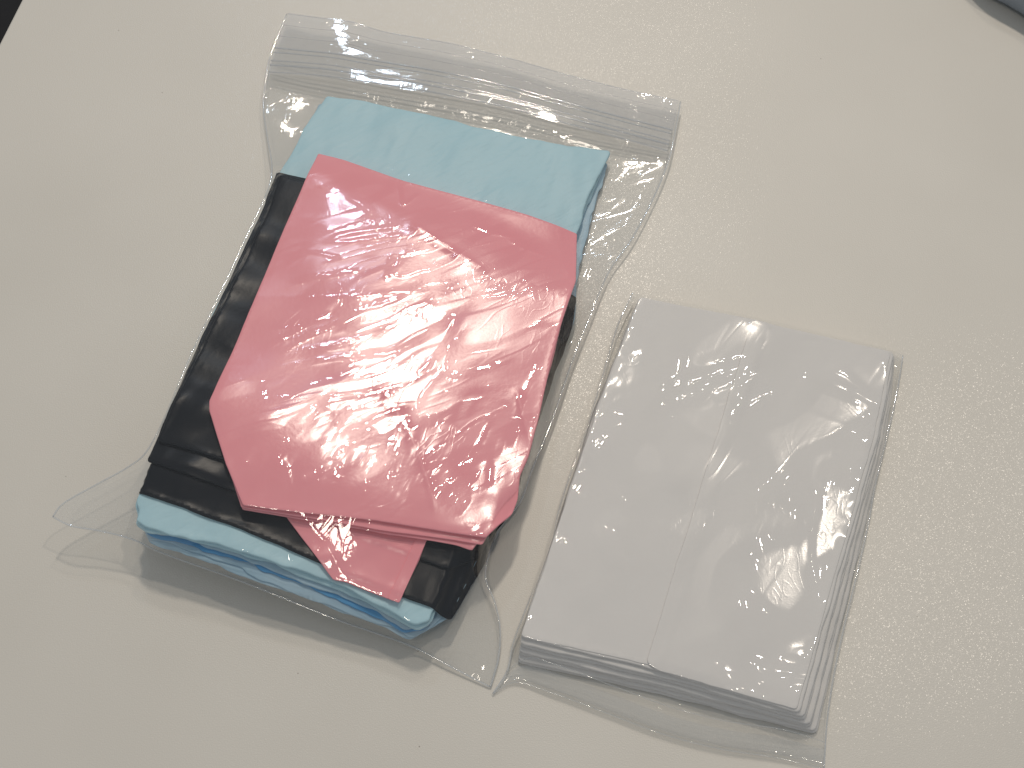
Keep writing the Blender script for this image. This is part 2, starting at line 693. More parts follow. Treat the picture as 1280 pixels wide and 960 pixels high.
M_seal = film_mat('clear_seal_plastic', 0.16, 0.08, 0.07, 0.3, seed=6.1)
M_weld = film_mat('welded_film_edge', 0.40, 0.06, 0.14, 0.05, seed=7.1)
M_lip = film_mat('clear_lip_film', 0.26, 0.04, 0.06, 0.15, tint=(1, 1, 1), seed=8.1, ang=-.2, hazecol=(.94, .95, 1.0))
M_grey = plastic('blue_grey_polythene', (0.22, 0.26, 0.31), (0.26, 0.30, 0.35), 0.4)

# ------------------------------------------------------------------ table and floor
e0, e1 = P(27, 0), P(0, 53)
ed = (e0 - e1) / np.linalg.norm(e0 - e1)
a = e1 - ed * 1.2
b = e0 + ed * 1.5
nrm_r = np.array([ed[1], -ed[0]])
c = b + nrm_r * 2.2
d = a + nrm_r * 2.2
TT = 0.028
top = [a, b, c, d]
vs, fs = [], []
rr = 0.0015
cen = (a + b + c + d) / 4


def inset(p, k):
    v = cen - p
    return p + v / np.linalg.norm(v) * k


for z, k in ((-TT, 0), (-rr, 0), (-rr * 0.3, rr * 0.4), (0, rr * 1.4)):
    for p in top:
        q = inset(p, k)
        vs.append((q[0], q[1], z))
for L in range(3):
    for k in range(4):
        k2 = (k + 1) % 4
        fs.append((L * 4 + k, L * 4 + k2, (L + 1) * 4 + k2, (L + 1) * 4 + k)[::-1])
fs.append((15, 14, 13, 12)[::-1] if False else (12, 13, 14, 15)[::-1])
fs.append((0, 1, 2, 3))
tb = mesh_obj('tabletop', vs, fs, M_table, smooth=False)
tb['kind'] = 'structure'
fl = mesh_obj('floor', [(-6, -6, -0.74), (6, -6, -0.74), (6, 6, -0.74), (-6, 6, -0.74)], [(0, 1, 2, 3)], M_floor, smooth=False)
fl['kind'] = 'structure'

# ------------------------------------------------------------------ pile inside the zip bag
def lift_fn(x, y):
    # the stuffed bag bulges underneath, most at its lower left end
    p0 = P(190, 710, 8 * MM)
    dd = np.sqrt((x - p0[0]) ** 2 + (y - p0[1]) ** 2)
    p1 = P(615, 860, 0)
    return (2.2 + 21.0 * np.exp(-(dd / 0.19) ** 2)) * MM


LIFT = lift_fn(GX, GY)


def ptl(lst, zmm):
    """outline seen at photo pixels, zmm above the raised underside of the pile"""
    out = []
    for a_, b_ in lst:
        z = zmm * MM + .004
        for _ in range(4):
            p_ = P(a_, b_, z)
            z = zmm * MM + float(lift_fn(p_[0], p_[1]))
        out.append(p_)
    return np.array(out)


blue_low = ptl([(398, 130), (560, 172), (758, 205), (738, 270), (722, 340), (716, 400), (640, 600), (562, 768), (512, 800),
                (420, 762), (300, 716), (186, 676), (176, 650), (230, 500), (345, 240)], 2)
blue_mid = ptl([(402, 126), (560, 168), (728, 204), (700, 290), (630, 590), (530, 782), (505, 788),
                (420, 744), (345, 717), (290, 697), (186, 663), (174, 648), (240, 470), (350, 230)], 5)
blue_main = ptl([(408, 119), (430, 121), (600, 158), (700, 180), (763, 186), (745, 225), (722, 285), (690, 400), (548, 752), (538, 777), (522, 784),
                 (430, 735), (300, 688), (182, 660), (167, 652), (172, 640), (168, 626), (176, 612), (262, 400), (352, 214), (385, 150)], 9.5)
blue = thing('folded_plastic_bag', 'light blue folded plastic bag at the bottom of the pile in the zip bag', 'plastic bag',
             (*P(450, 440, 0), 0.002), 'folded plastic bags packed in the zip bag')


def wr_soft(amp, lx, ly, ang, seed, warp=0.004):
    def f(x, y, d):
        return amp * MM * (aniso(x, y, ang, lx, ly, seed, warp) + 0.45 * aniso(x, y, ang + 0.4, lx * .45, ly * .45, seed + 3, warp))
    return f


def nudge(poly, dx, dy):
    return poly + np.array([dx, dy]) * MM


lay_sheet('layer', blue_low, 0.9, M_pale, blue, wr=wr_soft(0.5, .03, .012, 0.3, 1), base=LIFT, wob=0.0012, seed=1)
lay_sheet('layer', nudge(blue_low, .4, 1.2), 0.9, M_pale, blue, wr=wr_soft(0.4, .03, .012, 0.3, 15), wob=0.0016, seed=16)
lay_sheet('layer', nudge(blue_mid, 0, -.6), 1.0, M_blue2, blue, wr=wr_soft(0.5, .02, .010, 0.3, 2), wob=0.0018, seed=2, label='bright blue fold')
lay_sheet('layer', nudge(blue_mid, .3, 1.0), 1.3, M_pale, blue, wr=wr_soft(0.5, .02, .010, 0.3, 12), wob=0.0014, seed=12)
lay_sheet('layer', nudge(blue_main, -.3, -.5), 2.0, M_blue, blue, edge=.8, soft=4, spread=4, wr=wr_soft(0.4, .04, .012, 0.9, 13), wob=0.0010, seed=13)
lay_sheet('layer', blue_main, 2.4, M_blue, blue, edge=.9, soft=6, spread=8, wr=wr_soft(0.55, .04, .012, 0.9, 3), wob=0.0009, seed=3, grid=0.0015)

black = thing('folded_plastic_bag', 'black folded plastic bag between the light blue and the pink one', 'plastic bag',
              (*P(440, 480, 0), 0.012), 'folded plastic bags packed in the zip bag')
bk1 = ptl([(344, 213), (400, 228), (722, 362), (716, 400), (690, 470), (655, 560), (606, 690), (562, 768), (440, 722), (300, 660), (165, 613), (250, 425), (330, 258)], 12)
bk2 = ptl([(347, 216), (400, 232), (715, 366), (690, 470), (640, 620), (600, 690), (560, 712), (440, 668), (290, 615), (183, 577), (252, 424), (333, 258)], 13.8)
bk3 = ptl([(350, 220), (400, 236), (700, 370), (680, 470), (640, 620), (560, 672), (420, 622), (276, 576), (196, 552), (258, 424), (336, 262)], 15.5)


def wr_black(x, y, d):
    fold = P(290, 400, .02)
    end = P(230, 560, .02)
    near = np.exp(-(((x - end[0]) / .04) ** 2 + ((y - end[1]) / .03) ** 2))
    w_ = .35 * aniso(x, y, 1.12, .12, .022, 5, .003) + near * 1.0 * aniso(x, y, .8, .03, .012, 6, .004)
    return w_ * MM


def wr_black2(x, y, d):
    return (.8 * aniso(x, y, -0.3, .05, .012, 8, .006) + .5 * aniso(x, y, .5, .03, .014, 6, .004)) * MM


lay_sheet('layer', bk1, 2.0, M_black, black, wr=wr_black2, wob=0.0004, seed=4, grid=0.0015)
lay_sheet('layer', bk2, 1.7, M_black, black, wr=wr_black2, wob=0.0005, seed=5, grid=0.0015)
lay_sheet('layer', bk3, 2.0, M_black, black, edge=.8, soft=4, spread=4, wr=wr_black, wob=0.0003, seed=6, grid=0.0013)

pink = thing('folded_plastic_bag', 'pink folded plastic bag with a pointed corner, topmost in the zip bag', 'plastic bag',
             (*P(480, 440, 0), 0.018), 'folded plastic bags packed in the zip bag')
pk_flap = ptl([(352, 638), (420, 560), (560, 560), (538, 664), (524, 700), (498, 752), (486, 748), (441, 730), (432, 726), (416, 723)], 14.5)
pk_hem = ptl([(526, 662), (539, 665), (499, 753), (484, 747)], 15)
pk3 = ptl([(404, 200), (700, 285), (714, 345), (690, 440), (650, 570), (610, 660), (590, 688), (570, 682), (480, 668), (302, 636), (264, 512), (300, 420)], 17.5)
pk2 = ptl([(400, 194), (700, 281), (716, 345), (694, 440), (660, 560), (645, 610), (603, 681), (480, 665), (301, 634), (263, 511), (300, 420)], 18.5)
pk1 = ptl([(397, 189), (430, 197), (505, 221), (600, 245), (660, 262), (722, 283), (721, 320), (720, 350), (700, 412), (690, 450), (672, 530), (661, 570),
           (650, 595), (647, 622), (640, 640), (607, 673), (560, 667), (470, 653), (380, 642), (303, 631), (282, 580), (262, 515), (262, 503), (290, 440), (345, 310)], 20.5)

cr_a, cr_b = P(510, 282, .027), P(610, 345, .027)
cr_c, cr_d = P(465, 480, .027), P(545, 655, .027)


def crease(x, y, a, b, width, bow=0.0):
    ab = b - a
    L = np.linalg.norm(ab)
    u = ((x - a[0]) * ab[0] + (y - a[1]) * ab[1]) / L / L
    v = (-(x - a[0]) * ab[1] + (y - a[1]) * ab[0]) / L - bow * 4 * u * (1 - u)
    env = np.clip(u / .15, 0, 1) * np.clip((1 - u) / .25, 0, 1)
    return np.exp(-np.abs(v) / width) * env


def wr_pink(x, y, d):
    q = P(520, 470, .027)
    q2 = P(545, 560, .027)
    dome = 0.3 * np.exp(-(((x - q[0]) / .075) ** 2 + ((y - q[1]) / .085) ** 2))
    w = dome
    w = w + .30 * aniso(x, y, .5, .07, .040, 11, .01)
    w = w + .10 * aniso(x, y, .55, .040, .014, 12, .008)
    near = np.exp(-(((x - q2[0]) / .05) ** 2 + ((y - q2[1]) / .05) ** 2))
    w = w + near * .55 * aniso(x, y, 1.1, .022, .012, 13, .008)
    w = w + 1.1 * crease(x, y, cr_a, cr_b, .0022) + .8 * crease(x, y, P(645, 485, .028), P(668, 580, .028), .003) + .5 * crease(x, y, P(455, 470, .028), P(300, 560, .028), .004) + 1.2 * crease(x, y, cr_c, cr_d, .003, .006)
    return w * MM


lay_sheet('corner_fold', pk_flap, 1.1, M_pink, pink, soft=8, wr=wr_soft(.3, .03, .012, .8, 7), wob=0.0001, seed=7, grid=0.0014, rnd=.0008)
lay_sheet('hem', pk_hem, 0.35, M_pink, pink, wob=0, grid=0.0012, rnd=.0004)
lay_sheet('layer', pk3, 1.0, M_pink, pink, soft=8, spread=10, wr=wr_soft(.15, .03, .012, .8, 8), wob=0.0002, seed=8, rnd=.0008)
lay_sheet('layer', pk2, 1.0, M_pink, pink, soft=4, spread=3, wr=wr_soft(.15, .03, .012, .8, 9), wob=0.0002, seed=9, rnd=.0008)
lay_sheet('layer', pk1, 1.6, M_pink, pink, soft=6, spread=5, wr=wr_pink, wob=0.0001, seed=10, grid=0.0012, edge=.6, rnd=.0010)

# ------------------------------------------------------------------ zip bag film
NU = 470
NV1, NV2 = 540, 54
bot = curve([(66, 646, 22), (88, 657, 21), (122, 663, 20), (165, 674, 19), (200, 690, 18), (300, 726, 15), (420, 774, 10), (515, 808, 5), (565, 834, 3),
             (613, 859, 1.2)], NU)
left = curve([(66, 646, 22), (76, 632, 23), (120, 606, 23), (160, 584, 23), (182, 566, 24), (244, 432, 19), (306, 300, 15), (339, 222, 13),
              (334, 170, 9), (329, 130, 7), (333, 95, 7)], NV1)
right = curve([(613, 859, 1.2), (623, 822, 2.5), (625, 785, 4), (618, 752, 5), (607, 722, 6), (612, 690, 6), (628, 655, 6), (650, 628, 6.5), (664, 590, 7), (692, 520, 7),
               (716, 450, 7), (738, 395, 6.5), (762, 338, 6), (790, 298, 6), (818, 245, 6), (832, 212, 6.5), (838, 194, 7)], NV1)
zipl = curve([(333, 95, 7), (420, 107, 8), (520, 123, 8), (620, 141, 8), (720, 166, 8), (838, 194, 7)], NU)
lft2 = curve([(333, 95, 7), (336, 76, 7), (346, 48, 8), (359, 16, 9)], NV2)
rgt2 = curve([(838, 194, 7), (843, 170, 7), (847, 148, 7.5), (851, 126, 8)], NV2)
topc = curve([(359, 16, 9), (400, 22, 10.5), (440, 27, 10), (480, 39, 8.5), (560, 53, 9.5), (640, 73, 8), (700, 90, 9), (745, 102, 8.5), (790, 113, 8), (851, 126, 8)], NU)
G1 = coons(bot, zipl, left, right)
G2 = coons(zipl, topc, lft2, rgt2)
G = np.concatenate([G1, G2[1:]], 0)
X, Y = G[..., 0], G[..., 1]
Hs = H.copy()
Hd = Hs.copy()
for _ in range(2):                     # half a millimetre of slack around the contents
    Hd = np.maximum.reduce([Hd, np.roll(Hd, 1, 0), np.roll(Hd, -1, 0), np.roll(Hd, 1, 1), np.roll(Hd, -1, 1)])
Hd = blur(Hd, 1, 2)
lo = sample(Hd, X, Y)
lo = np.where(lo > 0.0005, lo + 0.0010, 0.0012)
hi = np.full(lo.shape, 1.0)
Zf = film_solve(G, lo, hi)
mr, nc = Zf.shape
vv = np.arange(mr)[:, None] / (mr - 1)
uu = np.arange(nc)[None, :] / (nc - 1)
rim = np.minimum.reduce([np.broadcast_to(uu, Zf.shape) / .04, np.broadcast_to(1 - uu, Zf.shape) / .04,
                         np.broadcast_to(vv, Zf.shape) / .05, np.ones_like(Zf)])
rim = np.clip(rim, 0.0, 1)
above = np.clip((vv - NV1 / mr + .02) / .04, 0, 1)          # zip and lip


# longer, softer folds of the loose film beside the pile
LOOSE = [
    [(832, 212), (800, 272), (770, 322), (742, 376), (722, 440), (700, 510), (676, 590)], [(820, 215), (790, 270), (757, 330)],
    [(735, 400), (716, 465), (690, 545), (662, 620)], [(606, 690), (616, 735), (621, 780), (616, 815), (598, 845)], [(560, 770), (592, 795), (610, 845)],
    [(335, 104), (350, 140), (346, 175), (338, 200)], [(362, 118), (358, 150), (344, 185)], [(176, 580), (130, 607), (92, 632)], [(180, 610), (130, 630), (80, 648)],
    [(345, 100), (400, 112), (460, 122)], [(700, 172), (770, 188), (832, 196)], [(790, 200), (812, 206), (832, 202)], [(590, 690), (606, 715), (604, 735)],
]


def lines(x, y, ang, lx, ly, seed, width, warp=.006):
    n_ = np.abs(aniso(x, y, ang, lx, ly, seed, warp))
    return np.clip(1 - n_ / width, 0, 1)


# the sharp folds of the front film, as paths over the pile
FOLDS = [
    [(408, 309), (425, 300), (450, 294), (480, 290), (506, 284)], [(408, 309), (440, 307), (475, 302), (512, 298)],
    [(489, 325), (484, 350), (478, 353)], [(500, 324), (495, 350), (522, 345), (560, 330), (597, 300)], [(500, 324), (525, 319), (548, 312)],
    [(320, 384), (400, 381), (450, 378), (500, 371), (516, 368)], [(300, 470), (340, 445), (380, 420), (412, 402)],
    [(380, 433), (420, 415), (450, 398), (480, 388), (512, 374)], [(352, 457), (380, 437), (402, 424)],
    [(375, 450), (420, 441), (462, 428)], [(276, 482), (340, 476), (400, 462), (450, 455), (500, 449)],
    [(292, 520), (330, 515), (366, 509), (380, 500), (412, 488), (448, 472)], [(332, 488), (331, 512)],
    [(592, 380), (640, 371), (658, 367), (664, 359), (666, 376)],
    [(470, 458), (510, 441), (548, 420), (567, 402), (562, 425), (536, 462), (520, 478)],
    [(580, 418), (566, 440), (562, 474), (600, 470), (640, 456)], [(556, 500), (600, 494), (640, 493), (650, 501), (644, 498)],
    [(560, 518), (608, 505), (634, 511), (622, 519), (596, 532), (566, 556)], [(614, 530), (590, 575), (560, 606), (540, 625)],
    [(546, 640), (576, 624), (600, 596)], [(613, 580), (610, 612)], [(520, 545), (548, 528), (570, 520)], [(440, 560), (480, 530), (520, 520)],
    [(420, 585), (450, 560), (470, 545)], [(470, 620), (485, 590), (512, 560)], [(512, 606), (540, 575), (560, 560)],
    [(475, 210), (487, 203), (498, 214), (500, 235), (503, 256), (522, 243)], [(505, 213), (512, 213), (516, 230)],
    [(436, 250), (452, 258), (466, 272)], [(596, 241), (612, 229), (634, 222), (652, 219)], [(610, 246), (612, 230)],
    [(300, 575), (306, 600), (303, 622)], [(312, 590), (309, 618)], [(345, 580), (352, 598), (346, 606), (356, 620)], [(362, 560), (350, 590), (362, 598)],
    [(400, 575), (390, 600), (402, 608), (408, 596)], [(385, 600), (400, 622), (392, 630)], [(430, 590), (420, 608), (432, 612)],
    [(452, 600), (446, 625), (455, 628)], [(460, 612), (456, 628)], [(395, 520), (372, 540), (358, 556)], [(420, 505), (400, 528), (388, 540)],
    [(440, 520), (420, 545)], [(552, 640), (560, 620), (558, 612)], [(565, 640), (574, 622), (578, 630), (568, 642)], [(574, 650), (586, 630)],
    [(700, 300), (716, 350)], [(640, 300), (700, 320)], [(555, 470), (530, 500), (524, 520)], [(350, 330), (390, 322), (430, 330)],
    [(590, 280), (620, 290), (650, 292)], [(370, 360), (420, 350), (452, 345)], [(640, 560), (655, 500), (680, 450)], [(535, 672), (560, 700), (566, 745)], [(548, 690), (572, 684), (592, 700)], [(380, 655), (410, 690), (430, 722)],
    [(190, 556), (240, 566), (280, 578)], [(262, 430), (250, 470), (215, 540)], [(530, 690), (548, 700), (552, 718)],
]


# longer, softer folds of the loose film beside the pile
LOOSE = [
    [(832, 212), (800, 272), (770, 322), (742, 376), (722, 440), (700, 510), (676, 590)], [(820, 215), (790, 270), (757, 330)],
    [(735, 400), (716, 465), (690, 545), (662, 620)], [(606, 690), (616, 735), (621, 780), (616, 815), (598, 845)], [(560, 770), (592, 795), (610, 845)],
    [(335, 104), (350, 140), (346, 175), (338, 200)], [(362, 118), (358, 150), (344, 185)], [(176, 580), (130, 607), (92, 632)], [(180, 610), (130, 630), (80, 648)],
    [(345, 100), (400, 112), (460, 122)], [(700, 172), (770, 188), (832, 196)], [(790, 200), (812, 206), (832, 202)], [(590, 690), (606, 715), (604, 735)],
]


def lines(x, y, ang, lx, ly, seed, width, warp=.006):
    n_ = np.abs(aniso(x, y, ang, lx, ly, seed, warp))
    return np.clip(1 - n_ / width, 0, 1)


def fold_field(X, Y, zt, folds, amp, wid, seed=3):
    rs = np.random.RandomState(seed)
    out = np.zeros(X.shape)
    for f in folds:
        C = catmull([[*P(a_, b_, zt), 0.0] for a_, b_ in f], 8 * len(f))[:, :2]
        am = amp * rs.uniform(.6, 1.25)
        wd = wid * rs.uniform(.7, 1.4)
        mk = (X > C[:, 0].min() - .006) & (X < C[:, 0].max() + .006) & (Y > C[:, 1].min() - .006) & (Y < C[:, 1].max() + .006)
        if not mk.any():
            continue
        x_, y_ = X[mk], Y[mk]
        x_ = x_ + .0004 * vnoise(x_ * 260, y_ * 260)
        y_ = y_ + .0004 * vnoise(x_ * 260 + 9.1, y_ * 260 + 4.2)
        best = np.full(x_.shape, 1e9)
        side = np.zeros(x_.shape)
        par = np.zeros(x_.shape)
        for k in range(len(C) - 1):
            ab = C[k + 1] - C[k]
            L2 = ab @ ab
            t_ = np.clip(((x_ - C[k, 0]) * ab[0] + (y_ - C[k, 1]) * ab[1]) / L2, 0, 1)
            dx_, dy_ = x_ - C[k, 0] - t_ * ab[0], y_ - C[k, 1] - t_ * ab[1]
            dd = dx_ * dx_ + dy_ * dy_
            up_ = dd < best
            best = np.where(up_, dd, best)
            side = np.where(up_, np.sign(ab[0] * dy_ - ab[1] * dx_), side)
            par = np.where(up_, (k + t_) / (len(C) - 1), par)
        dd = np.sqrt(best) / wd
        env = np.clip(par / .12, 0, 1) * np.clip((1 - par) / .12, 0, 1)
        env = .25 + .75 * env
        # sharp crest, one flank longer than the other
        out[mk] += am * env * np.where(side > 0, np.exp(-dd * dd * .35), np.exp(-dd * dd * 1.5))
    return out


def film_wr(x, y):
    a1 = math.radians(24)
    big = .16 * aniso(x, y, a1, .070, .024, 21, .008)
    q = P(420, 600, .03)
    low = np.exp(-(((x - q[0]) / .065) ** 2 + ((y - q[1]) / .022) ** 2))
    q3 = P(400, 440, .03)
    lf = np.exp(-(((x - q3[0]) / .06) ** 2 + ((y - q3[1]) / .05) ** 2))
    fine = .10 * lines(x, y, a1, .055, .0060, 22, .35) * (0.15 + 1.1 * lf)
    crum = .42 * aniso(x, y, math.radians(66), .012, .0045, 23, .004) * (0.02 + 1.2 * low)
    cr = .22 * lines(x, y, math.radians(72), .022, .009, 24, .15) * low
    on = np.clip(sample(blur(np.clip((Hs - .004) / .006, 0, 1), 6, 2), x, y), 0, 1)
    return (big + fine + crum + cr) * (.3 + .7 * on) + fold_field(x, y, .028, FOLDS, .24, .0013) + fold_field(x, y, .008, LOOSE, .9, .0022, 9)


w = film_wr(X, Y) * MM
wz = (.35 * aniso(X, Y, -.2, .05, .010, 31, .004) + .16 * aniso(X, Y, -.2, .018, .005, 32, .004)) * MM
kx = np.exp(-(((X - P(800, 130, .008)[0]) / .025) ** 2))
wz = wz * (1 - .65 * kx) + kx * .22 * MM * aniso(X, Y, .3, .012, .006, 33, .004)
Wd = w * rim * (1 - above) + wz * above * np.clip(rim * 1.0 + .4, 0, 1)
Zw = Zf + Wd
lo2 = sample(np.maximum(blur(Hs, 1, 2), np.where(Hs > .004, Hs - .0004, 0)), X, Y)
lo2 = np.where(lo2 > 0.0005, lo2 + 0.0003, 0.0010)
Zw = np.maximum(Zw, lo2)
Zw[0], Zw[:, 0], Zw[:, -1] = Zf[0], Zf[:, 0], Zf[:, -1]
Gf = np.dstack([X, Y, Zw])
zb = thing('zip_bag', 'clear zip-lock plastic bag lying on the table, stuffed with folded coloured bags', 'zip bag', (*P(480, 440, 0), 0))
ff = fold_field(X, Y, .028, FOLDS, 1.0, .0013, 3) + lines(X, Y, math.radians(24), .055, .0060, 22, .35) * .7
stick = np.clip((lo2 - .004) / .004, 0, 1) * np.clip(1 - ff * 1.5, 0, 1) * np.clip(.85 + .9 * aniso(X, Y, .5, .02, .010, 84, .012), 0, 1)
# it is pressed on the highest bag and stands clear of the lower ones
stick = stick * np.clip(sample(blur(inside(GX, GY, pk1).astype(float), 2, 2), X, Y) * 1.6 - .3, 0.05, 1)
grid_obj('front_film', Gf, M_film, zb, stick)
# back film hangs under the pile
hib = np.where(inside(X, Y, blue_low), lift_fn(X, Y) - 0.0004, 1.0)
hib = np.maximum(hib, 0.0011)
Gb = G.copy()
lob = np.full(hib.shape, 0.0006)
Zb = film_solve(Gb, lob, np.maximum(hib, 0.0011), (1200, 400, 60))
Zb = Zb + .3 * MM * rim * aniso(X, Y, .5, .03, .014, 41, .008) * (Zb > .0012)
Zb = np.minimum(np.maximum(Zb, .0005), Zw - .0003)
Zb[:, 0] = Zf[:, 0] - .0002
Zb[:, -1] = Zf[:, -1] - .0002
Zb[0] = Zf[0] - .0002
ab_ = np.broadcast_to(above, Zb.shape)
Zb = Zb * (1 - ab_) + (Zw - .0006) * ab_
stp = 2
rows = np.unique(np.r_[0:mr:stp, mr - 1])
cols = np.unique(np.r_[0:nc:stp, nc - 1])
Gbk = np.dstack([X, Y, Zb])[np.ix_(rows, cols)]
grid_obj('back_film', Gbk, M_back, zb)


def rail(fr, k0=4, k1=-4, dz=0.0004):
    r_ = (NV1 - 1) + fr * (NV2 - 1)
    i = int(r_)
    f = r_ - i
    p = Gf[i] * (1 - f) + Gf[min(i + 1, mr - 1)] * f
    p = p.copy()
    z = p[:, 2]
    z = np.convolve(np.pad(z, 6, mode='edge'), np.ones(13) / 13, 'valid')
    p[:, 2] = z + dz
    return p[k0:k1:3] if k1 != 0 else p[k0::3]


def band(name, f0, f1, mat, parent, dz=.0003, rows_=8):
    out = [rail(f0 + (f1 - f0) * t, 3, -3, dz + .0004 * math.sin(math.pi * t)) for t in np.linspace(0, 1, rows_)]
    return grid_obj(name, np.stack(out), mat, parent)


zt = band('zip_track', 0.02, 0.44, M_zip, zb, .0006)
for fr, rad in ((0.05, .00035), (0.16, .00065), (0.23, .00045), (0.36, .00045), (0.43, .0006)):
    tube('rib', rail(fr, 3, -3, .0009), rad, M_weld, zt)
tube('lip_edge', rail(0.985, 1, -1, .0002), .00022, M_weld, zb)
lp = grid_obj('lip', Gf[NV1 + 22::3, 2:-2:3] + np.array([0, 0, .0004]), M_lip, zb)
for f0 in (0.62, 0.80):
    tube('lip_rib', rail(f0, 2, -2, .0006), .00018, M_zip, lp)
# welded side and bottom seams
for nm, arr in (('side_seam', Gf[:, 0]), ('side_seam', Gf[:, -1]), ('bottom_seam', Gf[0])):
    p = arr[::3].copy()
    tube(nm, p, .0005, M_weld, zb, .6)

# ------------------------------------------------------------------ right packet: white folded bag in a clear wrapper
white = thing('folded_plastic_bag', 'white folded plastic bag of many layers inside the small clear wrapper', 'plastic bag', (*P(880, 640, 0), 0.001))
HT = [2.2, 4.4, 6.6, 8.8, 10.8, 12.6, 14.2]
TL, TR = (797, 371), (1120, 441)
nlay = 7
for i in range(nlay):
    k = (nlay - 1 - i)
    zt_ = HT[i]
    ex = k * 4.4 + (2 if i % 2 else 0)
    er = k * 3.6 + (2 if i % 2 else -1)
    drop = (HT[-1] - zt_)
    pl = [(799, 371 + k * .4), (1118 + er * .1, 441 + k * .4), (1098 + er * .5, 545), (1000 + er * 1.0, 893 + ex * 1.0 - 2), (820, 838 + ex * 1.08), (650 - k * .6, 797 + ex * 1.15), (742 - k * .5, 520)]
    lay_sheet('layer', pts(pl, zt_), 2.0, M_white, white, soft=4, wr=wr_soft(.12, .04, .02, .8, 50 + i), wob=0.0005, seed=30 + i,
              grid=0.003 if i < nlay - 1 else .002, rnd=.0025, edge=.9)
lay_sheet('panel', pts([(800, 372), (962, 404), (826, 834), (651, 796), (744, 520)], 14.8), 0.4, M_white, white, soft=6,
          wr=wr_soft(.5, .06, .03, 1.3, 61), wob=0.0003, grid=.0018, rnd=.002)
lay_sheet('panel', pts([(940, 400), (1113, 440), (1092, 545), (996, 888), (822, 838), (808, 828)], 15.4), 0.7, M_white, white, soft=6,
          wr=wr_soft(.5, .06, .03, .9, 62), wob=0.0003, grid=.0018, rnd=.002)

NU2, NV = 300, 380
wb = curve([(616, 867, 1.5), (642, 853, 2), (690, 866, 3), (760, 892, 3), (830, 918, 3), (900, 936, 3), (970, 947, 2.5), (1030, 961, 1.5)], NU2)
wt = curve([(791, 366, 8), (870, 381, 9), (960, 400, 9), (1050, 421, 8), (1104, 434, 6), (1129, 443, 3)], NU2)
wl = curve([(616, 867, 1.5), (634, 838, 2.5), (641, 806, 4), (656, 765, 5), (678, 712, 4), (690, 680, 6), (698, 640, 5), (712, 596, 6), (734, 535, 4), (748, 488, 6),
            (762, 440, 5), (774, 402, 7), (791, 366, 8)], NV)
wr_ = curve([(1030, 961, 1.5), (1034, 900, 3), (1042, 845, 4), (1054, 788, 4), (1070, 722, 5), (1086, 650, 4), (1094, 606, 5), (1110, 540, 4), (1121, 490, 4), (1129, 443, 3)], NV)
Gw = coons(wb, wt, wl, wr_)
X, Y = Gw[..., 0], Gw[..., 1]
Hw = H.copy()
Hd = Hw.copy()
for _ in range(2):
    Hd = np.maximum.reduce([Hd, np.roll(Hd, 1, 0), np.roll(Hd, -1, 0), np.roll(Hd, 1, 1), np.roll(Hd, -1, 1)])
Hd = blur(Hd, 1, 2)
lo = sample(Hd, X, Y)
lo = np.where(lo > .0005, lo + .0006, .0012)
Zs = film_solve(Gw, lo, np.full(lo.shape, 1.0))
m2_, n2_ = Zs.shape
vv = np.arange(m2_)[:, None] / (m2_ - 1) * np.ones((1, n2_))
uu = np.arange(n2_)[None, :] / (n2_ - 1) * np.ones((m2_, 1))
rim = np.clip(np.minimum.reduce([uu / .03, (1 - uu) / .03, vv / .03, (1 - vv) / .03]), 0, 1)
edge_zone = np.clip(1 - np.minimum(uu, 1 - uu) / .12, 0, 1)


def gz(px, py, sx, sy):
    q = P(px, py, .017)
    return np.exp(-(((X - q[0]) / sx) ** 2 + ((Y - q[1]) / sy) ** 2))


ww = .20 * aniso(X, Y, .3, .06, .03, 71, .01)
ww = ww + gz(900, 480, .022, .014) * .9 * ridge(aniso(X, Y, .3, .016, .008, 72, .008), .4)
ww = ww + gz(1065, 480, .022, .014) * 1.5 * ridge(aniso(X, Y, -.35, .03, .008, 73, .006), .45)
ww = ww + gz(965, 850, .024, .014) * 1.4 * ridge(aniso(X, Y, -.2, .012, .005, 74, .010), .5)
ww = ww + gz(1020, 690, .006, .05) * .6 * ridge(aniso(X, Y, 1.4, .04, .008, 75, .006), .5)
ww = ww + edge_zone * 1.1 * aniso(X, Y, .2, .014, .011, 76, .006)
ww = ww + edge_zone * .45 * aniso(X, Y, .9, .006, .004, 77, .004)
WFOLDS = [[(1003, 475), (1006, 464), (1020, 459), (1040, 461), (1058, 468), (1072, 480), (1090, 495), (1098, 503)],
          [(1003, 475), (1012, 487), (1040, 492), (1076, 506)], [(1022, 465), (1044, 477), (1068, 495)], [(1024, 476), (1034, 482)],
          [(898, 452), (922, 449), (937, 441)], [(893, 455), (905, 468), (920, 479), (926, 468)], [(940, 444), (930, 470), (922, 500), (912, 535)],
          [(840, 520), (834, 512), (830, 504)], [(938, 815), (952, 826), (972, 829)], [(970, 820), (984, 834), (1000, 841)],
          [(950, 852), (970, 849), (1000, 844)], [(956, 860), (982, 868), (1004, 864)], [(925, 845), (932, 856), (942, 868)],
          [(960, 872), (976, 880)], [(1014, 650), (1015, 700), (1022, 742), (1030, 772)], [(1046, 560), (1034, 600), (1018, 640), (1014, 680)],
          [(1000, 835), (1022, 800), (1034, 770)], [(876, 828), (874, 838), (884, 833)], [(832, 812), (880, 828), (925, 846)],
          [(738, 575), (745, 560), (752, 545)], [(722, 592), (728, 590)], [(721, 616), (726, 622), (730, 632)], [(716, 650), (722, 664)],
          [(756, 659), (768, 664)], [(756, 660), (760, 670), (774, 670)], [(776, 624), (782, 626)], [(870, 505), (850, 480), (820, 470)],
          [(1100, 442), (1108, 462), (1104, 500)], [(1086, 430), (1100, 445)]]
